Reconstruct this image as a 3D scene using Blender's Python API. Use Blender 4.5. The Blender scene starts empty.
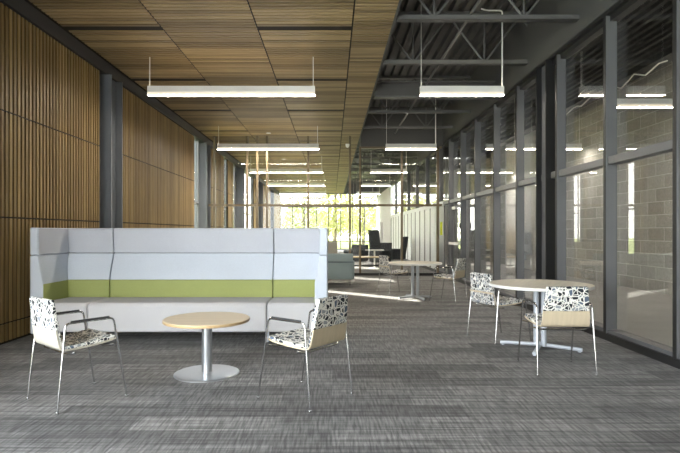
import bpy, bmesh, math, random
from mathutils import Vector, Matrix
R = random.Random(11)
C = bpy.context.scene.collection
PI = math.pi

# ------------------------------------------------------------------ helpers
class MB:
    """collects shapes and links them as one mesh object"""
    def __init__(self): self.v = []; self.f = []
    def box(self, x0, x1, y0, y1, z0, z1):
        b = len(self.v)
        self.v += [(x0,y0,z0),(x1,y0,z0),(x1,y1,z0),(x0,y1,z0),(x0,y0,z1),(x1,y0,z1),(x1,y1,z1),(x0,y1,z1)]
        self.f += [tuple(b+i for i in q) for q in ((0,3,2,1),(4,5,6,7),(0,1,5,4),(1,2,6,5),(2,3,7,6),(3,0,4,7))]
        return self
    def prism(self, poly, axis, a, b):
        """poly of 2-D points extruded along axis ('x': (y,z), 'y': (x,z), 'z': (x,y))"""
        n = len(poly); s = len(self.v)
        def P(p, t):
            return (t,p[0],p[1]) if axis == 'x' else (p[0],t,p[1]) if axis == 'y' else (p[0],p[1],t)
        self.v += [P(p,a) for p in poly] + [P(p,b) for p in poly]
        self.f += [tuple(s+i for i in range(n)), tuple(s+n+i for i in reversed(range(n)))]
        self.f += [(s+i, s+n+i, s+n+(i+1)%n, s+(i+1)%n) for i in range(n)]
        return self
    def tube(self, pts, r, n=8, caps=True):
        pts = [Vector(p) for p in pts]; s = len(self.v); m = len(pts)
        up = Vector((0,0,1)); prev = None
        for i, p in enumerate(pts):
            d = (pts[min(i+1,m-1)] - pts[max(i-1,0)]).normalized()
            if prev is None:
                a = d.cross(up if abs(d.z) < .95 else Vector((1,0,0))).normalized()
            else:
                a = (prev - d*prev.dot(d)).normalized()
            prev = a; b = d.cross(a)
            for k in range(n):
                t = 2*PI*k/n
                self.v.append(tuple(p + (a*math.cos(t) + b*math.sin(t))*r))
        for i in range(m-1):
            for k in range(n):
                q = s+i*n; self.f.append((q+k, q+(k+1)%n, q+n+(k+1)%n, q+n+k))
        if caps:
            self.f.append(tuple(s+k for k in reversed(range(n))))
            self.f.append(tuple(s+(m-1)*n+k for k in range(n)))
        return self
    def lathe(self, prof, cx=0, cy=0, n=48):
        s = len(self.v); m = len(prof)
        for r, z in prof:
            for k in range(n):
                t = 2*PI*k/n; self.v.append((cx+r*math.cos(t), cy+r*math.sin(t), z))
        for i in range(m-1):
            for k in range(n):
                q = s+i*n; self.f.append((q+k, q+(k+1)%n, q+n+(k+1)%n, q+n+k))
        self.f.append(tuple(s+k for k in reversed(range(n))))
        self.f.append(tuple(s+(m-1)*n+k for k in range(n)))
        return self
    def sheet(self, prof, hw, th):
        """profile of (y,z) points swept across x with half widths hw, given thickness th(i) along the left normal"""
        m = len(prof); s = len(self.v); N = []
        for i in range(m):
            a = Vector(prof[max(i-1,0)]); b = Vector(prof[min(i+1,m-1)]); d = (b-a).normalized(); N.append(Vector((-d.y, d.x)))
        xs = [-1,-.96,-.7,0,.7,.96,1]; k = len(xs)
        for side in (0,1):
            for i in range(m):
                o = th[i][side]
                p = Vector(prof[i]) + N[i]*o
                for x in xs: self.v.append((x*hw[i], p.x, p.y))
        A = s; B = s+m*k
        for i in range(m-1):
            for j in range(k-1):
                self.f.append((A+i*k+j, A+i*k+j+1, A+(i+1)*k+j+1, A+(i+1)*k+j))
                self.f.append((B+i*k+j, B+(i+1)*k+j, B+(i+1)*k+j+1, B+i*k+j+1))
            for j in (0,k-1):
                self.f.append((A+i*k+j, A+(i+1)*k+j, B+(i+1)*k+j, B+i*k+j))
        for i in (0,m-1):
            for j in range(k-1):
                self.f.append((A+i*k+j, A+i*k+j+1, B+i*k+j+1, B+i*k+j))
        return self
    def build(self, name, mat, parent=None, bevel=0, seg=2, smooth=False, kind=None):
        me = bpy.data.meshes.new(name); me.from_pydata(self.v, [], self.f)
        bm = bmesh.new(); bm.from_mesh(me)
        bmesh.ops.recalc_face_normals(bm, faces=bm.faces); bm.to_mesh(me); bm.free()
        me.materials.append(mat)
        o = bpy.data.objects.new(name, me); C.objects.link(o)
        if parent: o.parent = parent
        if bevel:
            b = o.modifiers.new('bevel','BEVEL'); b.width = bevel; b.segments = seg; b.limit_method = 'ANGLE'; b.angle_limit = .6
        if smooth or bevel:
            for p in me.polygons: p.use_smooth = True
            try: me.set_sharp_from_angle(angle=math.radians(40))
            except Exception: pass
        if kind: o['kind'] = kind
        return o

def arc(p, q, c_r, n=5): pass
def rounded(pts, r, n=5):
    """3-D polyline with rounded corners"""
    out = [Vector(pts[0])]
    for i in range(1, len(pts)-1):
        p0, p, p1 = Vector(pts[i-1]), Vector(pts[i]), Vector(pts[i+1])
        a = p + (p0-p).normalized()*r; b = p + (p1-p).normalized()*r
        for k in range(n+1):
            t = k/n; out.append(a*(1-t)**2 + p*2*t*(1-t) + b*t*t)
    out.append(Vector(pts[-1])); return out

def thing(name, label, cat, loc=(0,0,0), rz=0, group=None):
    o = bpy.data.objects.new(name, None); C.objects.link(o); o.empty_display_size = .1
    o.location = loc; o.rotation_euler = (0,0,rz); o['label'] = label; o['category'] = cat
    if group: o['group'] = group
    return o
def tag(o, label, cat, group=None):
    o['label'] = label; o['category'] = cat
    if group: o['group'] = group
    return o
def struct(name):
    o = bpy.data.objects.new(name, None); C.objects.link(o); o['kind'] = 'structure'; return o
def dup(root, loc, rz, label, group=None):
    r = root.copy(); C.objects.link(r); r.location = loc; r.rotation_euler = (0,0,rz); r['label'] = label
    if group: r['group'] = group
    for ch in list(root.children):
        c = ch.copy(); C.objects.link(c); c.parent = r
        for g in ch.children:
            d = g.copy(); C.objects.link(d); d.parent = c
    return r

# ------------------------------------------------------------------ materials
def srgb(r, g, b):
    f = lambda c: ((c/255+.055)/1.055)**2.4 if c/255 > .04045 else c/255/12.92
    return (f(r), f(g), f(b), 1)
class NT:
    def __init__(self, name):
        self.m = bpy.data.materials.new(name); self.m.use_nodes = True
        self.t = self.m.node_tree; self.p = self.t.nodes['Principled BSDF']; self.out = self.t.nodes['Material Output']
    def n(self, kind, **kw):
        x = self.t.nodes.new(kind)
        for k, v in kw.items(): setattr(x, k, v)
        return x
    def l(self, a, b): self.t.links.new(a, b)
    def mapping(self, coord, scale, rot=(0,0,0)):
        tc = self.n('ShaderNodeTexCoord'); mp = self.n('ShaderNodeMapping')
        mp.inputs['Scale'].default_value = scale; mp.inputs['Rotation'].default_value = rot
        self.l(tc.outputs[coord], mp.inputs['Vector']); return mp.outputs[0]
    def noise(self, vec, scale=1, detail=3):
        x = self.n('ShaderNodeTexNoise'); x.inputs['Scale'].default_value = scale; x.inputs['Detail'].default_value = detail
        self.l(vec, x.inputs['Vector']); return x.outputs['Fac']
    def ramp(self, fac, stops, interp='LINEAR'):
        x = self.n('ShaderNodeValToRGB'); x.color_ramp.interpolation = interp
        e = x.color_ramp.elements
        while len(e) > 1: e.remove(e[-1])
        e[0].position, e[0].color = stops[0]
        for p, c in stops[1:]:
            q = e.new(p); q.color = c
        self.l(fac, x.inputs[0]); return x.outputs[0]
    def mix(self, fac, a, b, mode='MIX'):
        x = self.n('ShaderNodeMix'); x.data_type = 'RGBA'; x.blend_type = mode
        for s, v in ((0,fac),(6,a),(7,b)):
            if hasattr(v, 'is_output'): self.l(v, x.inputs[s])
            else: x.inputs[s].default_value = v
        return x.outputs[2]
    def math(self, op, a, b=0):
        x = self.n('ShaderNodeMath', operation=op)
        for s, v in ((0,a),(1,b)):
            if hasattr(v, 'is_output'): self.l(v, x.inputs[s])
            else: x.inputs[s].default_value = v
        return x.outputs[0]
    def bump(self, h, strength=.2, dist=.01):
        x = self.n('ShaderNodeBump'); x.inputs['Strength'].default_value = strength; x.inputs['Distance'].default_value = dist
        self.l(h, x.inputs['Height']); self.l(x.outputs[0], self.p.inputs['Normal'])
    def set(self, color=None, rough=.5, metal=0, spec=.5):
        if color is not None:
            if hasattr(color, 'is_output'): self.l(color, self.p.inputs['Base Color'])
            else: self.p.inputs['Base Color'].default_value = color
        self.p.inputs['Roughness'].default_value = rough; self.p.inputs['Metallic'].default_value = metal
        self.p.inputs['Specular IOR Level'].default_value = spec
        return self.m
def grey(v): return (v, v, v, 1)

def plain(name, col, rough=.5, metal=0, spec=.5, var=.06, scale=3.0):
    t = NT(name); f = t.noise(t.mapping('Object', (scale,)*3), 1, 4)
    v = t.ramp(f, [(.3, grey(1-var)), (.7, grey(1.0))])
    return t.set(t.mix(1.0, v, col, 'MULTIPLY'), rough, metal, spec)
def fabric(name, col, scale=180):
    t = NT(name); v = t.mapping('Object', (scale,)*3); f = t.noise(v, 1, 2); g = t.noise(t.mapping('Object',(2.5,)*3), 1, 2)
    c = t.mix(1.0, t.ramp(f, [(.3, grey(.86)), (.7, grey(1.0))]), col, 'MULTIPLY')
    c = t.mix(1.0, t.ramp(g, [(.3, grey(.95)), (.7, grey(1.0))]), c, 'MULTIPLY')
    t.bump(f, .12, .003); return t.set(c, .9, 0, .2)
def slat_wood(name, dark, light, grain):
    t = NT(name); g = t.n('ShaderNodeNewGeometry')
    c = t.ramp(g.outputs['Random Per Island'], [(0, dark), (1, light)])
    f = t.noise(t.mapping('Object', grain), 1, 5)
    c = t.mix(1.0, t.ramp(f, [(.25, grey(.72)), (.75, grey(1.1))]), c, 'MULTIPLY')
    big = t.noise(t.mapping('Object', (.9,.9,.9)), 1, 2)
    c = t.mix(1.0, t.ramp(big, [(.3, grey(.85)), (.7, grey(1.05))]), c, 'MULTIPLY')
    return t.set(c, .5, 0, .35)
def maple(name, col, grain):
    t = NT(name); f = t.noise(t.mapping('Object', grain), 1, 5)
    return t.set(t.mix(1.0, t.ramp(f, [(.25, grey(.86)), (.75, grey(1.03))]), col, 'MULTIPLY'), .35, 0, .4)
def emit(name, col, s):
    t = NT(name); t.set(col, .6); t.p.inputs['Emission Color'].default_value = col; t.p.inputs['Emission Strength'].default_value = s; return t.m
def lens_mat():
    m = emit('side_lens', (1.0,.88,.68,1), .36); m.node_tree.nodes['Principled BSDF'].inputs['Base Color'].default_value = (.25,.24,.22,1); return m
def glass(name, tint=.93, base=.05, power=4.0):
    t = NT(name); t.t.nodes.remove(t.p)
    lw = t.n('ShaderNodeLayerWeight'); lw.inputs['Blend'].default_value = .5
    f = t.math('POWER', lw.outputs['Facing'], power); f = t.math('MULTIPLY', f, 1-base); f = t.math('ADD', f, base)
    tr = t.n('ShaderNodeBsdfTransparent'); tr.inputs[0].default_value = (tint, tint*1.005, tint, 1)
    gl = t.n('ShaderNodeBsdfGlossy'); gl.inputs['Roughness'].default_value = 0.0; gl.inputs['Color'].default_value = (1,1,1,1)
    mx = t.n('ShaderNodeMixShader'); t.l(f, mx.inputs[0]); t.l(tr.outputs[0], mx.inputs[1]); t.l(gl.outputs[0], mx.inputs[2])
    t.l(mx.outputs[0], t.out.inputs[0]); return t.m

def carpet():
    t = NT('carpet_tile')
    v = t.mapping('Object', (1,1,1))
    b = t.n('ShaderNodeTexBrick'); t.l(v, b.inputs['Vector'])
    b.inputs['Scale'].default_value = 1; b.inputs['Brick Width'].default_value = 1.0; b.inputs['Row Height'].default_value = .25
    b.inputs['Mortar Size'].default_value = .0; b.offset = .37
    b.inputs['Color1'].default_value = grey(.0); b.inputs['Color2'].default_value = grey(1.0)
    base = t.ramp(b.outputs['Color'], [(0, (.088,.086,.086,1)), (.4, (.15,.147,.145,1)), (1, (.21,.205,.20,1))])
    st = t.noise(t.mapping('Object', (60, 5, 1), (0,0,.10)), 1, 5)            # streaks along y
    st2 = t.noise(t.mapping('Object', (.9, 26, 1)), 1, 4)       # lines along x
    st3 = t.noise(t.mapping('Object', (.7, 75, 1)), 1, 2)
    fine = t.noise(t.mapping('Object', (110,110,110)), 1, 2)
    c = t.mix(1.0, t.ramp(st, [(.34, grey(.55)), (.66, grey(1.45))]), base, 'MULTIPLY')
    c = t.mix(1.0, t.ramp(st2, [(.36, grey(.6)), (.58, grey(1.12))]), c, 'MULTIPLY')
    c = t.mix(1.0, t.ramp(st3, [(.36, grey(.45)), (.43, grey(1.0))]), c, 'MULTIPLY')
    c = t.mix(1.0, t.ramp(fine, [(.3, grey(.88)), (.7, grey(1.1))]), c, 'MULTIPLY')
    t.bump(fine, .3, .004)
    t.p.inputs['Sheen Weight'].default_value = .08; t.p.inputs['Sheen Roughness'].default_value = .4
    return t.set(c, .75, 0, .25)
def block():
    t = NT('concrete_block')
    tc = t.n('ShaderNodeTexCoord'); sp = t.n('ShaderNodeSeparateXYZ'); cb = t.n('ShaderNodeCombineXYZ')
    t.l(tc.outputs['Object'], sp.inputs[0]); t.l(sp.outputs['Y'], cb.inputs['X']); t.l(sp.outputs['Z'], cb.inputs['Y'])
    b = t.n('ShaderNodeTexBrick'); t.l(cb.outputs[0], b.inputs['Vector'])
    b.inputs['Scale'].default_value = 1; b.inputs['Brick Width'].default_value = .57; b.inputs['Row Height'].default_value = .285
    b.inputs['Mortar Size'].default_value = .008; b.inputs['Mortar Smooth'].default_value = .3; b.offset = .5
    b.inputs['Color1'].default_value = (.32,.31,.285,1); b.inputs['Color2'].default_value = (.42,.41,.38,1); b.inputs['Mortar'].default_value = (.62,.61,.57,1)
    f = t.noise(t.mapping('Object', (25,)*3), 1, 4)
    c = t.mix(1.0, t.ramp(f, [(.3, grey(.85)), (.7, grey(1.08))]), b.outputs['Color'], 'MULTIPLY')
    return t.set(c, .85, 0, .2)
def pattern(name, sc=17, seed=0.0, light=(.80,.79,.74,1), dark=(.018,.022,.03,1), mid=(.10,.13,.18,1)):
    """white upholstery with broken black, slate and grey angular shapes"""
    t = NT(name)
    tc = t.n('ShaderNodeTexCoord'); mp = t.n('ShaderNodeMapping'); t.l(tc.outputs['Object'], mp.inputs[0])
    mp.inputs['Location'].default_value = (seed, seed*.7, seed*.3)
    def vor(feature, scale, metric='EUCLIDEAN'):
        x = t.n('ShaderNodeTexVoronoi'); x.feature = feature
        if feature != 'DISTANCE_TO_EDGE': x.distance = metric
        x.inputs['Scale'].default_value = scale; t.l(mp.outputs[0], x.inputs['Vector']); return x
    e = vor('DISTANCE_TO_EDGE', sc); c = vor('F1', sc)
    sep = t.n('ShaderNodeSeparateColor'); t.l(c.outputs['Color'], sep.inputs[0])
    cell = t.ramp(sep.outputs[0], [(0, dark), (.36, mid), (.62, (.3,.32,.34,1)), (.68, dark), (.93, light)], 'CONSTANT')
    line = t.ramp(e.outputs['Distance'], [(0, grey(1)), (.065, grey(0))], 'CONSTANT')
    col = t.mix(line, cell, light)
    e2 = vor('DISTANCE_TO_EDGE', sc*.7)
    line2 = t.ramp(e2.outputs['Distance'], [(0, grey(1)), (.04, grey(0))], 'CONSTANT')
    col = t.mix(line2, col, light)
    return t.set(col, .75, 0, .3)
def foliage(name, a, b):
    t = NT(name); g = t.n('ShaderNodeNewGeometry'); c = t.ramp(g.outputs['Random Per Island'], [(0, a), (1, b)])
    t.set(c, .6)
    tl = t.n('ShaderNodeBsdfTranslucent'); t.l(c, tl.inputs[0]); mx = t.n('ShaderNodeMixShader'); mx.inputs[0].default_value = .5
    t.l(t.p.outputs[0], mx.inputs[1]); t.l(tl.outputs[0], mx.inputs[2]); t.l(mx.outputs[0], t.out.inputs[0]); return t.m
def lawn():
    t = NT('lawn'); f = t.noise(t.mapping('Object', (3,3,3)), 1, 6)
    return t.set(t.ramp(f, [(.3, (.20,.25,.07,1)), (.7, (.36,.38,.14,1))]), .9, 0, .1)

M = dict(
    wall_slat=slat_wood('oak_wall_slat', (.24,.155,.06,1), (.42,.285,.12,1), (30,30,2.2)),
    ceil_slat=slat_wood('oak_ceiling_slat', (.19,.13,.06,1), (.42,.30,.15,1), (2.0,30,30)),
    backing=plain('dark_backing', (.02,.015,.01,1), .9),
    steel=plain('slate_steel_paint', (.155,.17,.195,1), .42, .1),
    frame=plain('charcoal_aluminium', (.13,.132,.138,1), .4, .25),
    beam=plain('dark_beam', (.03,.03,.034,1), .5),
    black=plain('black_trim', (.012,.012,.012,1), .5),
    bronze=plain('bronze_aluminium', (.15,.115,.075,1), .4, .3),
    deck=plain('deck_grey_paint', (.075,.073,.07,1), .6),
    side_deck=plain('dark_deck', (.03,.03,.029,1), .7),  # deck paint darkened to stand in for the side room's shade
    joist=plain('joist_grey_paint', (.115,.113,.109,1), .55),
    bulk=plain('bulkhead_grey', (.075,.074,.071,1), .7),
    plaster=plain('white_plaster', (.74,.74,.72,1), .8),
    stripe=plain('pale_panel', (.78,.80,.81,1), .5),
    concrete=plain('polished_concrete', (.40,.39,.37,1), .35, 0, .4, .15, 1.2),
    sofa=fabric('pale_blue_fabric', (.68,.735,.83,1)), sofa_head=fabric('lavender_grey_fabric', (.60,.62,.69,1)),
    sofa_green=fabric('green_fabric', (.41,.45,.17,1)), sofa_seat=fabric('grey_seat_fabric', (.69,.68,.70,1)),
    seam=plain('dark_seam', (.10,.11,.13,1), .9),
    lounge=fabric('blue_green_fabric', (.42,.52,.535,1)), beige=fabric('beige_fabric', (.48,.45,.38,1)), dark_fab=fabric('charcoal_fabric', (.05,.055,.06,1)),
    maple=maple('maple_top', (.74,.60,.41,1), (2,26,8)), edge=maple('maple_edge', (.55,.38,.2,1), (6,6,30)),
    pale=maple('pale_maple_top', (.87,.81,.69,1), (26,2,8)), white=plain('white_edge', (.82,.82,.80,1), .4),
    veneer=maple('maple_veneer', (.62,.52,.37,1), (30,4,4)), cream=maple('cream_veneer', (.60,.56,.48,1), (30,4,4)),
    chrome=plain('chrome', (.62,.62,.62,1), .16, 1.0, .5, .03), silver=plain('brushed_silver', (.55,.57,.60,1), .32, .85, .5, .05),
    silver_paint=plain('silver_paint', (.50,.53,.58,1), .4, .2),
    pat=pattern('geometric_upholstery', 20), pat2=pattern('geometric_upholstery_fine', 24, 3.3, (.82,.81,.77,1)),
    light_body=plain('fixture_white', (.80,.79,.75,1), .5), lamp=emit('lamp_diffuser', (1.0,.90,.76,1), 40.0), lamp_side=emit('side_lamp_diffuser', (1.0,.93,.82,1), 42.0), up=emit('uplight_lens', (1.0,.88,.68,1), 5.0), lens=lens_mat(), spot=emit('spot_lens', (1,.92,.75,1), 20.0),
    glass=glass('clear_glass', .96, .012, 4.5), glass_room=glass('double_glass', .96, .035, 4.2), carpet=carpet(), block=block(),
    yellow=plain('yellow_green', (.55,.62,.02,1), .5), lawn=lawn(),
    leaf_y=foliage('yellow_leaves', (.26,.27,.08,1), (.46,.45,.2,1)), leaf_g=foliage('green_leaves', (.22,.25,.09,1), (.40,.42,.2,1)),
    bark=plain('bark', (.12,.09,.06,1), .9), rubber=plain('rubber', (.03,.03,.03,1), .8),
)

# ------------------------------------------------------------------ dimensions
XL, XO, XG = -3.90, 3.39, 3.515         # left wall, mullion face, glass
YB, YF = -3.0, 39.5                     # where the hall begins behind the camera and ends
ZC, ZD, ZS = 4.27, 5.15, 4.06           # wood ceiling, deck, soffit
YP = 15.95                              # glass partition
XE = .863                               # edge of wood ceiling

# ------------------------------------------------------------------ floor, outdoors
MB().box(XL-.15, XG, YB, YF+.1, -.12, 0).build('floor', M['carpet'], kind='structure')
MB().box(XG, 7.2, YB, 27, -.12, 0).build('floor_side', M['concrete'], kind='structure')
MB().box(-70, 70, -40, 120, -.4, -.13).build('ground', M['lawn'], kind='structure')

# ------------------------------------------------------------------ left wall
wl = struct('wall_left')
seams = [0.02, .243, 1.51, 2.78, 4.05]
bays = [(2.6, 8.74), (9.66, 14.80), (16.75, 18.80), (19.55, 20.55), (26.0, 27.4), (29.3, 33.0), (34.6, YF)]
for (y0, y1) in bays:
    MB().box(XL-.16, XL-.017, y0, y1, 0, 4.3).build('backing', M['backing'], wl)
    for a, b in zip(seams[:-1], seams[1:]):
        mb = MB(); y = y0 + .01; p = .082
        while y + .046 < y1:
            mb.box(XL-.018, XL, y, y+.045, a+.009, b-.009); y += p
        mb.build('slat_panel', M['wall_slat'], wl)
# dark recesses beside columns, steel head beam
for (y0, y1) in ((2.3,2.6), (8.74,9.66), (15.5,16.75), (21.25,23.3), (27.4,29.3), (33.0,34.6)):
    MB().box(XL-.30, XL-.16, y0, y1, 0, 4.3).build('column_recess', M['steel'], wl)
MB().box(XL-.16, XL+.035, YB, YF, 4.05, ZC-.02).build('trim_1', M['beam'], kind='structure')
# tall slot windows; farthest pair and unseen pair by the camera added for light
for i, (y0, y1) in enumerate(((14.80,15.5), (18.80,19.55), (20.55,21.25), (23.3,24.6), (24.6,26.0), (YB,-.4), (-.4,2.3))):
    f = MB()
    f.box(XL-.13, XL-.07, y0, y0+.04, 0, 4.05).box(XL-.13, XL-.07, y1-.04, y1, 0, 4.05)
    f.box(XL-.13, XL-.07, y0, y1, 0, .06).box(XL-.13, XL-.07, y0, y1, 2.15, 2.21)
    w = f.build('window_%d' % (i+1 if i < 5 else i+45), M['frame'], kind='structure')
    MB().box(XL-.10, XL-.09, y0+.04, y1-.04, .06, 4.05).build('glass_pane', M['glass'], w)
# wide-flange steel columns
def steel_column(y, label):
    t = thing('steel_column', label, 'column', (XL-.03, y, 0), 0, 'steel columns along the wood wall')
    MB().box(-.012, .012, -.22, .22, 0, 4.05).build('web', M['steel'], t)
    MB().box(-.13, .13, -.245, -.215, 0, 4.05).build('flange', M['steel'], t)
    MB().box(-.13, .13, .215, .245, 0, 4.05).build('flange', M['steel'], t)
    MB().box(-.15, .15, -.28, .28, 0, .02).build('base_plate', M['steel'], t)
for y, l in ((9.2, 'slate grey steel column between the two large slatted wood wall panels behind the sofa'),
             (16.05, 'slate grey steel column beside the first tall slot window, at the end of the glass partition'),
             (22.3, 'slate grey steel column just beyond the glass partition on the wood wall side'),
             (28.4, 'distant slate grey steel column past the second slot windows, nearer of two far ones'),
             (33.8, 'farthest slate grey steel column near the bright end windows')):
    steel_column(y, l)

MB().box(XL-.16, 7.25, YB-.15, YB, 0, 5.2).build('wall_back', M['plaster'], kind='structure')  # unseen wall, put in to keep sky reflections out of the glass
# ------------------------------------------------------------------ wood ceiling
wc = struct('ceiling')
cols = [(XL+.04, -2.45), (-2.45, -1.075), (-1.075, .29), (.29, XE)]
MB().box(XL-.16, XE-.01, YB, YF, ZC+.013, ZC+.10).build('backing', M['backing'], wc)
for ci, (x0, x1) in enumerate(cols):
    if ci in (0,2): cuts = [7.46+2.545*k for k in range(-4, 13)]; gap = .14
    elif ci == 1: cuts = [11.6+5.09*k for k in range(-2, 6)]; gap = .02
    else: cuts = [11.6+5.09*k for k in range(-2, 6)]; gap = .012
    cuts = [c for c in cuts if YB < c < YF]; ed = [YB] + cuts + [YF]
    for a, b in zip(ed[:-1], ed[1:]):
        mb = MB(); y = a + (gap if a > YB else 0); p = .094
        n = max(1, int((b - y)/p)); p = (b - y)/n
        for k in range(n):
            mb.box(x0+.011, x1-.011, y+k*p, y+k*p+p*.64, ZC, ZC+.014)
        mb.build('slat_panel', M['ceil_slat'], wc)
MB().box(XE-.012, XE+.02, YB, YF, ZC-.015, ZD).build('trim_2', M['bulk'], kind='structure')

# ------------------------------------------------------------------ exposed deck and joists
def fluted(x0, x1, y0, y1, z):
    mb = MB(); p = .2; n = int((x1-x0)/p); poly = []
    x = x0
    prof = []
    for k in range(n+1):
        for dx, dz in ((0,0),(.085,0),(.11,.075),(.175,.075)):
            if x0+k*p+dx <= x1: prof.append((x0+k*p+dx, z+dz))
    s = len(mb.v)
    for yy in (y0,y1): mb.v += [(a, yy, b) for a, b in prof]
    m = len(prof)
    mb.f += [(i, i+1, m+i+1, m+i) for i in range(m-1)]
    return mb
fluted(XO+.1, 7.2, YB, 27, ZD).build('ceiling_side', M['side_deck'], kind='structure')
dk = fluted(XE, XO+.1, YB, 27, ZD).build('ceiling_deck', M['deck'], kind='structure')
MB().box(XE, 7.2, YB, 27, ZD+.08, ZD+.14).build('roof_slab', M['deck'], dk)
MB().box(XE, XO+.3, 27, YF, ZD, ZD+.14).build('ceiling_far', M['deck'], kind='structure')
j0 = None
jl = {5.30:'open web roof joist closest overhead, above the dark glazing', 7.18:'open web roof joist crossing the top of the picture above the short pendant', 9.05:'open web roof joist just behind the short pendant with the conduit',
      12.75:'open web roof joist right behind the deep roof girder', 14.65:'open web roof joist just in front of the dark bulkhead above the partition'}
ys = [5.30, 7.18, 9.05, 12.75, 14.65, 18.5, 20.6, 22.7, 24.8, 26.9, 29.0, 31.1]
ordn = ['first','second','third','fourth','fifth','sixth','seventh']
q = 0
for y in ys:
    if y in jl: lab = jl[y]
    else: lab = 'open web roof joist seen through the partition glass, %s beyond it' % ordn[q]; q += 1
    if j0 is None:
        j0 = thing('roof_joist', lab, 'joist', (0,y,0), 0, 'open web joists under the roof deck')
        x0, x1, zb, zt = XE+.03, XO+.02, 4.25, 5.09
        MB().box(x0, x1, -.055, -.012, zb, zb+.065).box(x0, x1, .012, .055, zb, zb+.065).box(x0,x1,-.055,.055,zb,zb+.012).build('bottom_chord', M['joist'], j0)
        MB().box(x0, x1, -.06, .06, zt, ZD).build('top_chord', M['joist'], j0)
        w = MB(); x = 1.45 - .64*2; up = False
        nodes = []
        k = 0
        while x < x1+.6:
            nodes.append((x, zb+.03 if k % 2 == 0 else zt)); x += .62; k += 1
        for a, b in zip(nodes[:-1], nodes[1:]):
            (xa,za),(xb,zb2) = a, b
            if xb <= x0 or xa >= x1: continue
            def cl(xc): return za+(zb2-za)*(xc-xa)/(xb-xa)
            ca, cb_ = max(xa,x0), min(xb,x1)
            w.tube([(ca,0,cl(ca)),(cb_,0,cl(cb_))], .018, 6)
        for a in nodes:
            if a[1] < 4.5 and x0 < a[0] < x1: w.tube([(a[0],0,a[1]),(a[0],0,zt)], .014, 6)
        w.build('web_bars', M['joist'], j0)
    else: dup(j0, (0,y,0), 0, lab)
g = thing('roof_girder', 'deep grey steel roof girder crossing between the joists', 'girder', (0,10.9,0))
MB().box(XE+.03, XO, -.11, .11, 4.14, 4.165).build('flange', M['joist'], g)
MB().box(XE+.03, XO, -.01, .01, 4.165, 4.45).build('web', M['deck'], g)
MB().box(XE+.03, XO, -.11, .11, 4.45, 4.475).build('flange', M['joist'], g)
tag(MB().tube([(1.92,YB,4.345),(1.92,YP-.08,4.345)], .022, 8).build('bridging_rod', M['joist']), 'long grey bridging rod running along the tops of the joist bottom chords', 'rod')

# ------------------------------------------------------------------ right side: bulkhead, curtain wall
MB().box(XO, XO+.16, YB, YF, ZS, ZD).build('wall_right', M['bulk'], kind='structure')
MB().box(XO-.012, XO+.17, YB, YF, ZS-.05, ZS).build('trim_3', M['black'], kind='structure')
mull = [YB, -.4, 1.0, 2.4, 3.75, 5.11, 6.43, 7.83, 9.53, 10.88, 12.33, 13.67, 15.07, YP]
ZT0, ZT1 = 2.17, 2.265
for i, (y0, y1) in enumerate(zip(mull[:-1], mull[1:])):
    f = MB(); d = .065
    f.box(XO, XG+.012, y0, y0+d, .085, ZS-.05)                       # mullion
    f.box(XO+.02, XG+.03, y0+d, y1, ZT0, ZT1)                       # transom
    w = f.build('window_%d' % (10+i), M['frame'], bevel=.004, kind='structure')
    MB().box(XO-.012, XG+.05, y0, y1, 0, .085).build('sill', M['black'], w)
    MB().box(XO+.02, XG+.05, y0+d, y1, .085, .13).build('bottom_rail', M['frame'], w)
    MB().box(XO-.004, XO+.0, y0+.006, y0+d-.004, .085, ZS-.05).build('cap_strip', M['black'], w)  # thin black strip on the mullion's hall-side face
    MB().box(XO+.05, XG+.03, y0+d, y1, ZS-.12, ZS-.05).build('head_rail', M['black'], w)
    MB().box(XG, XG+.01, y0+d, y1, .13, ZT0).build('glass_pane', M['glass_room'], w)
    MB().box(XG, XG+.01, y0+d, y1, ZT1, ZS-.14).build('glass_pane', M['glass_room'], w)
# column standing in the curtain wall
t = thing('steel_column', 'dark steel column standing in the right hand glazing beside the nearer dining table', 'column', (XO+.04, 8.30, 0))
MB().box(-.1, .1, -.20, -.175, 0, ZS-.05).build('flange', M['black'], t)
MB().box(-.1, .1, .175, .20, 0, ZS-.05).build('flange', M['black'], t)
MB().box(-.012, .012, -.175, .175, 0, ZS-.05).build('web', M['frame'], t)
# beyond the partition: pale panels between dark mullions, then a plain pale wall
y = YP + 1.2; i = 0
wr = struct('wall_right_far')
while y < 29.5:
    MB().box(XO+.03, XO+.10, y, y+.84, .10, 2.15).build('pale_panel', M['stripe'], wr)
    MB().box(XO+.025, XO+.12, y+.84, y+1.08, 0, 2.15).build('mullion', M['frame'], wr)
    y += 1.08; i += 1
MB().box(XO-.01, XO+.14, YP, y, 2.15, 2.28).build('head_rail', M['stripe'], wr)
MB().box(XO+.02, XO+.12, YP, y, 0, .10).build('base_rail', M['black'], wr)
MB().box(XO+.04, XO+.08, YP, YP+1.2, .10, 2.15).build('end_panel', M['frame'], wr)
for k in range(6): MB().box(XO, XO+.12, YP+.5+k*2.3, YP+.58+k*2.3, 2.28, ZS-.05).build('mullion', M['frame'], wr)
MB().box(XO+.07, XO+.08, YP, y, 2.28, ZS-.05).build('glass_pane', M['glass_room'], wr)
MB().box(XO+.0, XO+.14, y, YF, 0, ZS).build('wall_end', M['plaster'], wr)

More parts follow.
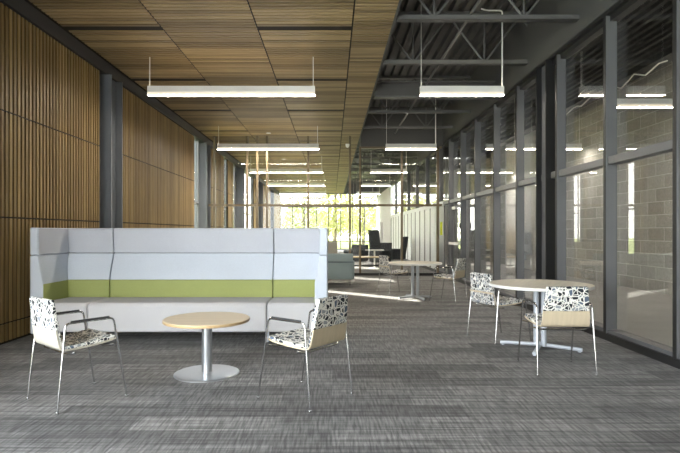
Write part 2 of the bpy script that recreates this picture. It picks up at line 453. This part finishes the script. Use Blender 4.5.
# ------------------------------------------------------------------ the room behind the glazing
XB = 7.10
MB().box(XB, XB+.15, YB, 16.4, 0, ZD).build('wall_side', M['block'], kind='structure')
MB().box(XB, XB+.15, 16.4, 21.3, 0, ZD).build('wall_side_white', M['plaster'], kind='structure')
MB().box(XB, XB+.15, 21.3, 27, 0, ZD).build('wall_side_end', M['block'], kind='structure')
MB().box(XG+.05, XB+.15, 27, 27.15, 0, ZD).build('wall_end', M['plaster'], kind='structure')
t = thing('cable_tray', 'black cable tray hung high in the dark room behind the right hand glass', 'cable tray', (6.0,0,4.42))
MB().box(-.14,.14, 2.0,26,0,.02).build('tray_bed', M['black'], t)
MB().box(-.15,-.14, 2.0,26,0,.11).build('side_rail', M['black'], t); MB().box(.14,.15, 2.0,26,0,.11).build('side_rail', M['black'], t)
pts = [(5.8+.05*math.sin(k*1.7), 9.0+k*.3, 4.30+.07*math.sin(k*2.3)) for k in range(18)]
tag(MB().tube(pts, .014, 6).build('loose_cable', M['light_body']), 'loose pale cable winding under the black cable tray', 'cable')
t = thing('drinking_fountain', 'pale drinking fountain with bottle filler on the white wall behind the glazing', 'drinking fountain', (XB-.004,18.7,0))
MB().prism([(0,.50),(-.40,.72),(-.46,.82),(-.46,.88),(0,.88)], 'y', -.30, .25).build('basin', M['silver'], t, .01)
MB().box(-.14, 0, -.2, .2, .88, 1.32).build('bottle_filler', M['silver'], t, .01)
MB().prism([(0,.30),(-.38,.5),(-.44,.6),(-.44,.70),(0,.70)], 'y', .28, .80).build('low_basin', M['silver'], t, .01)
MB().tube([(-.3,-.05,.88),(-.3,-.05,.93),(-.26,-.05,.94)], .012, 8).build('spout', M['chrome'], t)

# door hardware and small items on the glazing
t = struct('door_1')
MB().box(XO+.02, XO+.07, 13.74, 13.80, .09, 2.15).box(XO+.02, XO+.07, 15.0, 15.06, .09, 2.15).build('door_stile', M['frame'], t)
MB().box(XO-.03, XO+.0, 13.82, 14.98, .98, 1.05).box(XO-.03, XO+.03, 13.84, 13.9, .99, 1.04).box(XO-.03, XO+.03, 14.9, 14.96, .99, 1.04).build('push_bar', M['white'], t)
MB().box(XO-.05, XO+.02, 14.1, 14.5, 1.96, 2.04).build('door_closer', M['white'], t)
tag(MB().box(XO-.03, XO-.0, 13.675, 13.73, 1.43, 1.57).build('card_reader', M['black'], bevel=.005), 'small black card reader on the mullion beside the glass door', 'card reader')
tag(MB().box(3.30, 3.36, YP-.12, YP-.05, 1.24, 1.64).build('wall_sign', M['yellow']), 'narrow yellow green sign strip at the end of the glass partition', 'sign')

# ------------------------------------------------------------------ glass partition across the hall
mx = [-3.60, -2.60, -2.29, -1.99, -.73, .55, .86, 2.14, 3.24]
f = MB()
for x in mx:
    zt = ZC if x < XE-.05 else 3.95
    f.box(x-.03, x+.03, YP-.06, YP+.06, .08, zt)
f.box(XL+.12, XO-.03, YP-.05, YP+.05, 2.12, 2.19)
f.box(XE+.03, XO-.03, YP-.06, YP+.06, 3.89, 3.95)
w = f.build('window_30', M['bronze'], kind='structure')
MB().box(XL+.12, XO-.03, YP-.06, YP+.06, 0, .08).build('sill', M['black'], w)
for a, b in zip(mx[:-1], mx[1:]):
    zt = ZC if b < XE else 3.89
    MB().box(a+.03, b-.03, YP-.005, YP+.005, .08, 2.12).build('glass_pane', M['glass'], w)
    MB().box(a+.03, b-.03, YP-.005, YP+.005, 2.19, zt).build('glass_pane', M['glass'], w)
MB().box(XE+.02, XO, YP-.07, YP+.07, 3.95, ZD).build('wall_partition', M['bulk'], kind='structure')
t = thing('dome_sensor', 'small white dome sensor at the head of the glass partition', 'sensor', (.47,YP-.14,3.97))
MB().lathe([(.06,.04),(.06,.0),(.05,-.04),(.03,-.065),(.008,-.075)], n=20).build('dome', M['white'], t, smooth=True)
MB().box(-.02,.02,.0,.10,.0,.04).build('bracket', M['white'], t)

# ------------------------------------------------------------------ far end glazing
f = MB(); nx = 8; xs = [XL + (XO-XL)*k/nx for k in range(nx+1)]
for x in xs: f.box(x-.03, x+.03, YF-.06, YF+.08, 0, ZC)
for z in (.0, .58, 3.2, ZC-.06): f.box(XL, XO, YF-.05, YF+.06, z, z+.07)
w = f.build('window_40', M['frame'], kind='structure')
for a, b in zip(xs[:-1], xs[1:]):
    for z0, z1 in ((.07,.58),(.65,3.2),(3.27,ZC-.06)):
        MB().box(a+.03, b-.03, YF-.004, YF+.004, z0, z1).build('glass_pane', M['glass'], w)
MB().box(XE, XO+.15, YF-.1, YF+.1, ZC, ZD).build('wall_far', M['bulk'], kind='structure')

# ------------------------------------------------------------------ pendants
def make_pendant(length, name, label, group, lamp='lamp'):
    t = thing('pendant_light', label, 'pendant light', (0,0,0), 0, group)
    h = length/2
    MB().box(-h, h, -.045, .045, .055, .155).build('housing', M['light_body'], t, .004)
    MB().box(-h+.002, h-.002, -.043, .043, .008, .055).build('side_lens', M['lens'], t)
    MB().box(-h+.005, h-.005, -.041, .041, 0, .008).build('diffuser', M[lamp], t)
    MB().box(-h+.02, h-.02, -.03, .03, .150, .1555).build('uplight_lens', M['up'], t)  # glowing strip added on top, out of view, to brighten the ceiling
    return t
ZL = 3.62
rows = [8.72, 14.4, 20.1, 25.8, 31.5, 36.6]
nm = ['nearest the camera, above the coffee table', 'in the row right at the glass partition', 'in the first row beyond the partition', 'in the second row beyond the partition', 'in the third row beyond the partition', 'in the last row by the end windows']
a = make_pendant(2.80, '', 'long linear pendant under the wood ceiling, ' + nm[0], 'long linear pendants under the wood ceiling')
for s in (-1,1): MB().tube([(s*1.37,0,.155),(s*1.37,0,ZC-ZL)], .006, 6).build('hanging_cable', M['light_body'], a)
a.location = (-1.685, rows[0], ZL)
for r, n in zip(rows[1:], nm[1:]): dup(a, (-1.77,r,ZL), 0, 'long linear pendant under the wood ceiling, ' + n)
b = make_pendant(1.40, '', 'short linear pendant hung from the roof deck with a white conduit, nearest the camera', 'short linear pendants under the open roof deck')
MB().tube([(-.68,0,.155),(-.68,0,ZD-ZL)], .005, 6).build('hanging_cable', M['light_body'], b)
MB().tube(rounded([(.68,0,.155),(.68,0,1.43),(.42,0,1.43),(.36,.1,1.5)], .05), .013, 8).build('conduit', M['light_body'], b)
b.location = (2.175, rows[0], ZL)
ns = ['in front of the partition bulkhead', 'in the first row beyond the partition', 'in the second row beyond the partition', 'in the third row beyond the partition', 'in the last row by the end windows']
for r, n in zip(rows[1:], ns): dup(b, (2.19,r,ZL), 0, 'short linear pendant under the open roof deck, ' + n)
c = make_pendant(1.90, '', 'linear pendant in the dark room behind the right hand glass, nearest one', 'linear pendants in the side room', 'lamp_side')
for s in (-1,1): MB().tube([(s*.9,0,.155),(s*.9,0,ZD-ZL)], .005, 6).build('hanging_cable', M['light_body'], c)
c.location = (6.05, 9.55, ZL)
for x, r, n in ((5.95,14.4,'above the block wall'), (6.0,20.1,'by the white wall')):
    dup(c, (x,r,ZL), 0, 'linear pendant in the dark side room behind the glass, ' + n)
d = thing('recessed_downlight', 'small recessed downlight in the wood ceiling right above the partition', 'downlight', (-1.88,15.4,ZC), 0, 'recessed downlights in the wood ceiling')
MB().lathe([(.055,.0),(.075,-.006),(.075,-.012),(.055,-.012)], n=20).build('trim_ring', M['white'], d)
MB().lathe([(.05,.0),(.05,-.008)], n=20).build('lens', M['spot'], d)
for y, l in ((20.9,'first recessed downlight seen beyond the partition'), (24.2,'second recessed downlight seen beyond the partition'), (29.5,'farthest recessed downlight beyond the partition')):
    dup(d, (-1.93,y,ZC), 0, l + ', in the wood ceiling')

# ------------------------------------------------------------------ sofa
S = thing('high_back_sofa', 'long pale blue high-back sofa with side wings and a green band', 'sofa', (-1.86,6.3,0))
ox, oy = -1.86, 6.3
segs = [(-3.50,-2.955), (-2.945,-.79), (-.78,-.20)]
L = lambda x: x-ox
def YZ(pts): return [(y-oy, z) for y, z in pts]
for i, (x0, x1) in enumerate(segs):
    x0, x1 = L(x0), L(x1)
    xb0, xb1 = x0-(.06 if i == 0 else 0), x1+(.07 if i == 2 else 0)
    MB().prism(YZ([(6.245,.13),(6.245,.445),(6.28,.478),(6.5,.486),(6.95,.470),(6.95,.13)]), 'x', x0, x1).build('seat', M['sofa_seat'], S, .022, 3)
    MB().prism(YZ([(6.90,.46),(6.895,.70),(7.12,.70),(7.12,.46)]), 'x', xb0, xb1).build('lumbar_band', M['sofa_green'], S, .008, 2)
    MB().prism(YZ([(6.895,.703),(6.92,.80),(7.035,1.048),(7.14,1.048),(7.12,.703)]), 'x', xb0, xb1).build('back_panel', M['sofa'], S, .008, 2)
    MB().prism(YZ([(7.03,1.053),(7.0,1.30),(7.005,1.375),(7.02,1.388),(7.12,1.388),(7.14,1.37),(7.14,1.053)]), 'x', xb0, xb1).build('head_panel', M['sofa_head'], S, .010, 2)
MB().box(L(-3.5), L(-.2), .10, .80, .10, .40).box(L(-3.6),L(-.12),.76,.81,.46,1.34).build('inner_frame', M['seam'], S)
for s, xo in ((1,-3.66), (-1,-.055)):
    X = lambda d: L(xo + s*d)
    MB().prism([(X(0),.10),(X(0),1.05),(X(.10),1.05),(X(.105),.98),(X(.155),.72),(X(.155),.10)], 'y', 0, .84).build('wing', M['sofa'], S, .012, 2)
    MB().prism([(X(0),1.055),(X(0),1.388),(X(.095),1.388),(X(.10),1.055)], 'y', 0, .84).build('wing_head', M['sofa_head'] if False else M['sofa'], S, .012, 2)
    MB().box(min(X(.15),X(.16)), max(X(.15),X(.16)), .012, .60, .46, .70).build('wing_band', M['sofa_green'], S)
    MB().prism([(X(.10),1.06),(X(.10),1.375),(X(.106),1.375),(X(.106),1.06)], 'y', .012, .70).build('wing_lining', M['sofa_head'], S)
for x in (-3.55, -2.95, -.785, -.16):
    for yy in (6.33, 6.98):
        MB().box(L(x)-.022, L(x)+.022, yy-oy-.022, yy-oy+.022, 0, .135).build('leg', M['silver_paint'], S, .004)

# ------------------------------------------------------------------ tables
T = thing('coffee_table', 'low round maple coffee table with silver pedestal in front of the sofa', 'table', (-1.18,4.906,0))
MB().lathe([(.391,.492),(.400,.498),(.400,.518),(.394,.523)], n=72).build('tabletop', M['maple'], T)
MB().lathe([(.4005,.4985),(.4010,.500),(.4010,.516),(.4005,.5175)], n=72).build('edge_band', M['edge'], T)
MB().lathe([(.048,.02),(.048,.492)], n=32).build('pedestal', M['silver'], T, smooth=True)
MB().lathe([(.303,0),(.303,.008),(.29,.014),(.06,.022)], n=72).build('base_disc', M['silver'], T)
def dining_table(loc, rz, rad, zt, label, hl=.44):
    t = thing('dining_table', label, 'table', loc, rz)
    MB().lathe([(rad-.02,zt-.033),(rad-.003,zt-.026),(rad-.003,zt-.004),(rad-.006,zt)], n=80).build('tabletop', M['pale'], t)
    MB().lathe([(rad-.012,zt-.036),(rad,zt-.03),(rad,zt-.003),(rad-.002,zt-.002)], n=80).build('edge_band', M['white'], t)
    for k in range(4):
        aa = k*PI/2; dx, dy = math.cos(aa), math.sin(aa)
        MB().tube([(dx*.03,dy*.03,.045),(dx*hl,dy*hl,.028)], .022, 8).tube([(dx*(hl-.03),dy*(hl-.03),0),(dx*(hl-.03),dy*(hl-.03),.02)], .018, 8).build('foot', M['silver_paint'], t, smooth=True)
    for s in (-1,1):
        MB().tube([(s*.044,-s*.024,.03),(s*.044,-s*.024,zt-.035)], .032, 16).build('post', M['silver_paint'], t, smooth=True)
    MB().box(-.25,.25,-.05,.05,zt-.055,zt-.034).box(-.05,.05,-.25,.25,zt-.055,zt-.034).build('top_spider', M['silver_paint'], t)
    return t
dining_table((2.39,5.975,0), math.atan2(.205,-.365), .565, .743, 'nearer round pale maple dining table beside the right hand glazing', .44)
dining_table((1.67,10.45,0), .35, .535, .725, 'farther round pale dining table standing at the sunlit floor streak', .36)

# ------------------------------------------------------------------ chairs
# profile from the back top, down, round the bend and out to the seat front
prof = [(-.290,.826),(-.281,.755),(-.271,.68),(-.259,.597),(-.247,.52),(-.238,.475),(-.222,.450),(-.195,.440),(-.12,.440),(0,.446),(.10,.456),(.17,.466),(.205,.474)]
hw   = [.188,.196,.205,.214,.220,.224,.226,.228,.230,.232,.233,.233,.228]
def make_chair(label, veneer, pat, group, full=False):
    t = thing('armchair', label, 'chair', (0,0,0), 0, group)
    nb = 4
    P, H = (prof[3:], hw[3:])
    MB().sheet(P, H, [(0,.012)]*len(P)).build('shell', M[veneer], t, smooth=True)
    # upholstery: whole inner face
    MB().sheet(prof[3:], [h-.004 for h in H], [(.012,.034)]*len(P)).build('seat_pad', M[pat], t, .006, 2)
    MB().sheet(prof[:4], [h for h in hw[:4]], [(-.002,.034)]*4).build('back_pad', M[pat], t, .008, 2)
    if full:
        MB().sheet(prof[3:7], [h+.002 for h in hw[3:7]], [(-.006,.0)]*4).build('back_cover', M[pat], t)
        MB().sheet([(-.2600,.606),(-.2570,.586)], [.216,.216], [(-.012,.0)]*2).build('wood_strip', M['veneer'], t)
    for s in (-1,1):
        x1 = s*.272; x2 = s*.258
        pts = [(x1,.27,.006),(x2,.165,.652),(x2,-.205,.650),(x1,-.27,.006)]
        fr = MB().tube(rounded(pts, .035, 5), .0078, 10).build('leg_frame', M['chrome'], t, smooth=True)
        MB().tube([(x2,.13,.661),(x2,-.165,.659)], .0092, 8).build('arm_pad', M['rubber'], fr, smooth=True)
        for yy in (.27,-.27): MB().lathe([(.013,0),(.013,.012)], x1, yy, 12).build('glide', M['chrome'], fr)
    # seat rails join the two frames under the seat
    for y, z in ((.13,.440),(-.17,.425)):
        xx = .262
        MB().tube([(-xx-.003,y+.035,z),(-.2,y,z-.012),(.2,y,z-.012),(xx+.003,y+.035,z)], .008, 8).build('seat_rail', M['chrome'], t, smooth=True)
    return t
def face(dx, dy): return math.atan2(dy, dx) - PI/2
G = 'patterned armchairs with thin metal legs'
ch = make_chair('patterned armchair with a cream shell at the left end of the sofa', 'cream', 'pat2', G)
ch.location = (-2.05,4.19,0); ch.rotation_euler.z = face(.635,.77)
c2 = make_chair('patterned armchair with a maple back shell in front of the right end of the sofa', 'veneer', 'pat', G)
c2.location = (-.215,4.23,0); c2.rotation_euler.z = face(-.80,.60)
dup(c2, (2.19,5.10,0), face(.02,1), 'patterned armchair with maple shell pushed up to the near side of the nearer dining table')
dup(c2, (2.27,10.15,0), face(-.80,.60), 'patterned armchair with maple shell at the right of the farther dining table')
c3 = make_chair('fully patterned armchair at the left of the nearer dining table', 'veneer', 'pat2', G, True)
c3.location = (2.09,6.53,0); c3.rotation_euler.z = face(.93,.37)
dup(c3, (1.36,11.3,0), face(.93,.37), 'fully patterned armchair at the left of the farther dining table')

def downlamp(y):
    l = bpy.data.lights.new('downlight_lamp', 'SPOT'); l.energy = 260; l.color = (1,.88,.68); l.spot_size = 2.3; l.spot_blend = .6; l.shadow_soft_size = .05
    o = bpy.data.objects.new('downlight_lamp', l); C.objects.link(o); o.location = (-1.9, y, ZC-.03)
for y in (15.4, 20.9, 24.2, 29.5): downlamp(y)

# ------------------------------------------------------------------ lounge furniture farther back
t = thing('lounge_sofa', 'blue green lounge sofa seen from behind past the right end of the high-back sofa', 'sofa', (-.5,12.9,0))
MB().prism([(-.0,.16),(-.07,.78),(-.05,.80),(.06,.80),(.10,.78),(.14,.16)], 'x', -1.0, 1.02).build('back', M['lounge'], t, .02, 2)
MB().prism([(.14,.16),(.14,.62),(.80,.60),(.80,.16)], 'x', .88, 1.06).build('arm', M['lounge'], t, .02, 2)
MB().prism([(.14,.16),(.14,.62),(.80,.60),(.80,.16)], 'x', -1.04, -.86).build('arm', M['lounge'], t, .02, 2)
MB().box(-.86,.88,.12,.80,.16,.44).build('seat', M['lounge'], t, .03, 3)
MB().box(-1.0,1.03,-.075,-.045,.585,.60).build('seam_piping', M['seam'], t)
for x in (-.95,.95):
    for y in (.06,.72): MB().tube([(x,y,0),(x,y,.17)], .018, 8).build('leg', M['chrome'], t)
t = thing('booth_seat', 'beige high-back booth seat behind the blue green lounge sofa', 'seat', (-.55,14.75,0))
MB().box(-.7,.7,-.08,.06,.1,1.06).build('back', M['beige'], t, .02, 2); MB().box(-.7,.7,.06,.6,.1,.44).build('seat', M['beige'], t, .03, 2)
for x in (-.62,.62): MB().box(x-.03,x+.03,-.05,.5,0,.1).build('leg', M['black'], t)
def lounge_chair(loc, rz, hb, label, w=.36):
    t = thing('lounge_chair', label, 'chair', loc, rz, 'dark lounge chairs beyond the partition')
    MB().box(-w,w,-.30,.34,.18,.43).build('seat', M['dark_fab'], t, .04, 3)
    MB().prism([(-.30,.30),(-.42,hb-.02),(-.38,hb),(-.28,hb-.03),(-.16,.35)], 'x', -w, w).build('backrest', M['dark_fab'], t, .03, 3)
    for s in (-1,1): MB().box(s*w-.05,s*w+.05,-.3,.3,.2,.62).build('arm', M['dark_fab'], t, .03, 3)
    for x in (-w+.05,w-.05):
        for y in (-.25,.28): MB().tube([(x,y,0),(x,y,.19)], .015, 8).build('leg', M['chrome'], t)
lounge_chair((.95,20.6,0), 2.6, .84, 'low dark lounge chair beyond the partition, left of the group')
lounge_chair((2.05,21.3,0), 2.9, .90, 'low dark lounge chair beyond the partition, beside the high-back one')
lounge_chair((1.85,19.9,0), -2.4, 1.42, 'tall dark high-back lounge chair beyond the partition', .26)
lounge_chair((2.75,22.0,0), 1.2, 1.15, 'dark lounge chair beyond the partition next to the pale wall', .34)
t = thing('low_table', 'low rectangular table with a light wood top beyond the partition', 'table', (1.25,18.2,0))
MB().box(-.62,.72,-.28,.28,.44,.48).build('tabletop', M['maple'], t, .004)
for x in (-.55,.65):
    for y in (-.22,.22): MB().tube([(x,y,0),(x,y,.44)], .018, 8).build('leg', M['silver_paint'], t)
MB().box(-.5,.6,-.2,.2,.15,.18).build('shelf', M['dark_fab'], t)
t = thing('side_table', 'small white side table beside the dark high-back lounge chair', 'table', (1.55,18.95,0))
MB().box(-.33,.33,-.25,.25,.66,.69).build('tabletop', M['white'], t, .004); MB().tube([(0,0,.02),(0,0,.66)], .03, 12).build('post', M['white'], t); MB().lathe([(.2,0),(.2,.02)], n=24).build('base', M['white'], t)
t = thing('information_pylon', 'slim white pylon standing beyond the partition near the pale wall', 'pylon', (2.35,24.7,0))
MB().box(-.075,.075,-.05,.05,.02,1.82).build('post', M['white'], t, .01); MB().box(-.2,.2,-.18,.18,0,.02).build('base', M['white'], t)

# ------------------------------------------------------------------ trees outside
def tree(loc, h, rad, leaf, label, n=1700, ls=.17):
    t = thing('tree', label, 'tree', loc, 0, 'trees outside the end windows')
    MB().tube([(0,0,-.2),(.05,.03,h*.4),(0,.1,h*.75)], .12, 8).build('trunk', M['bark'], t)
    mb = MB()
    for i in range(n):
        th = R.uniform(0,2*PI); ph = math.acos(R.uniform(-1,1)); r = rad*R.uniform(.35,1)**.5
        bump = 1+.25*math.sin(3*th+loc[0])*math.sin(2*ph)
        c = Vector((r*bump*math.sin(ph)*math.cos(th), r*bump*math.sin(ph)*math.sin(th), h*.60 + r*bump*math.cos(ph)*h*.42/rad))
        a = Vector((R.gauss(0,1),R.gauss(0,1),R.gauss(0,1))).normalized(); b = a.orthogonal().normalized(); s = ls*R.uniform(.6,1.3)
        k = len(mb.v); mb.v += [tuple(c-a*s), tuple(c+b*s*.5), tuple(c+a*s), tuple(c-b*s*.5)]; mb.f.append((k,k+1,k+2,k+3))
    mb.build('foliage', M[leaf], t)
tree((.3,47,-.15), 6.5, 1.7, 'leaf_y', 'yellow green tree in the middle of the end windows')
tree((-2.9,52,-.15), 5.0, 2.2, 'leaf_g', 'pale green tree outside the left part of the end windows')
tree((3.2,54,-.15), 5.5, 2.1, 'leaf_y', 'yellow green tree outside the right part of the end windows')
tree((-5.2,60,-.15), 5.2, 2.8, 'leaf_g', 'far green tree at the left edge of the end windows')
tree((.2,64,-.15), 4.2, 3.2, 'leaf_g', 'low far green tree behind the yellow one')
tree((7.4,66,-.15), 4.6, 2.8, 'leaf_g', 'far green tree at the right edge of the end windows')

tree((-1.6,72,-.15), 4.4, 2.4, 'leaf_y', 'far yellow tree between the pale green one and the middle one')
tree((3.6,74,-.15), 5.0, 3.0, 'leaf_g', 'low far green tree behind the right yellow one')
# ------------------------------------------------------------------ light
W = bpy.data.worlds.new('World'); bpy.context.scene.world = W; W.use_nodes = True
bg = W.node_tree.nodes['Background']
tc = W.node_tree.nodes.new('ShaderNodeTexCoord'); sx = W.node_tree.nodes.new('ShaderNodeSeparateXYZ'); rp = W.node_tree.nodes.new('ShaderNodeValToRGB')
W.node_tree.links.new(tc.outputs['Generated'], sx.inputs[0]); W.node_tree.links.new(sx.outputs['Z'], rp.inputs[0]); W.node_tree.links.new(rp.outputs[0], bg.inputs[0])
rp.color_ramp.elements[0].color = (1.0,.98,.92,1); rp.color_ramp.elements[0].position = 0
rp.color_ramp.elements[1].color = (.75,.86,1.0,1); rp.color_ramp.elements[1].position = .7
bg.inputs[1].default_value = 3.4
sun = bpy.data.lights.new('sun', 'SUN'); sun.energy = 13; sun.angle = .009; sun.color = (1,.95,.84)
so = bpy.data.objects.new('sun', sun); C.objects.link(so)
d = Vector((.755,-.655,-math.tan(math.radians(28)))).normalized()
so.rotation_euler = d.to_track_quat('-Z','Y').to_euler()

al = bpy.data.lights.new('window_daylight', 'AREA'); al.shape = 'RECTANGLE'; al.size = 5.0; al.size_y = 3.4; al.energy = 290; al.color = (.86,.93,1.0)
ao = bpy.data.objects.new('window_daylight', al); C.objects.link(ao); ao.location = (XL+.25, -.4, 2.0)   # added fill light, standing just inside the unseen left windows beside the camera
ao.rotation_euler = Vector((1,.12,-.1)).to_track_quat('-Z','Y').to_euler()
# ------------------------------------------------------------------ camera
cd = bpy.data.cameras.new('camera'); cam = bpy.data.objects.new('camera', cd); C.objects.link(cam)
cam.location = (0,0,1.335); cam.rotation_euler = (PI/2,0,0)
cd.sensor_width = 36; cd.lens = 520/680*36; cd.shift_x = 8/680; cd.shift_y = 5.5/680; cd.clip_end = 300
sc = bpy.context.scene; sc.camera = cam
vs = sc.view_settings; vs.view_transform = 'Standard'; vs.look = 'None'; vs.gamma = 1; vs.use_curve_mapping = False; vs.exposure = 1.4
sc.cycles.use_denoising = True
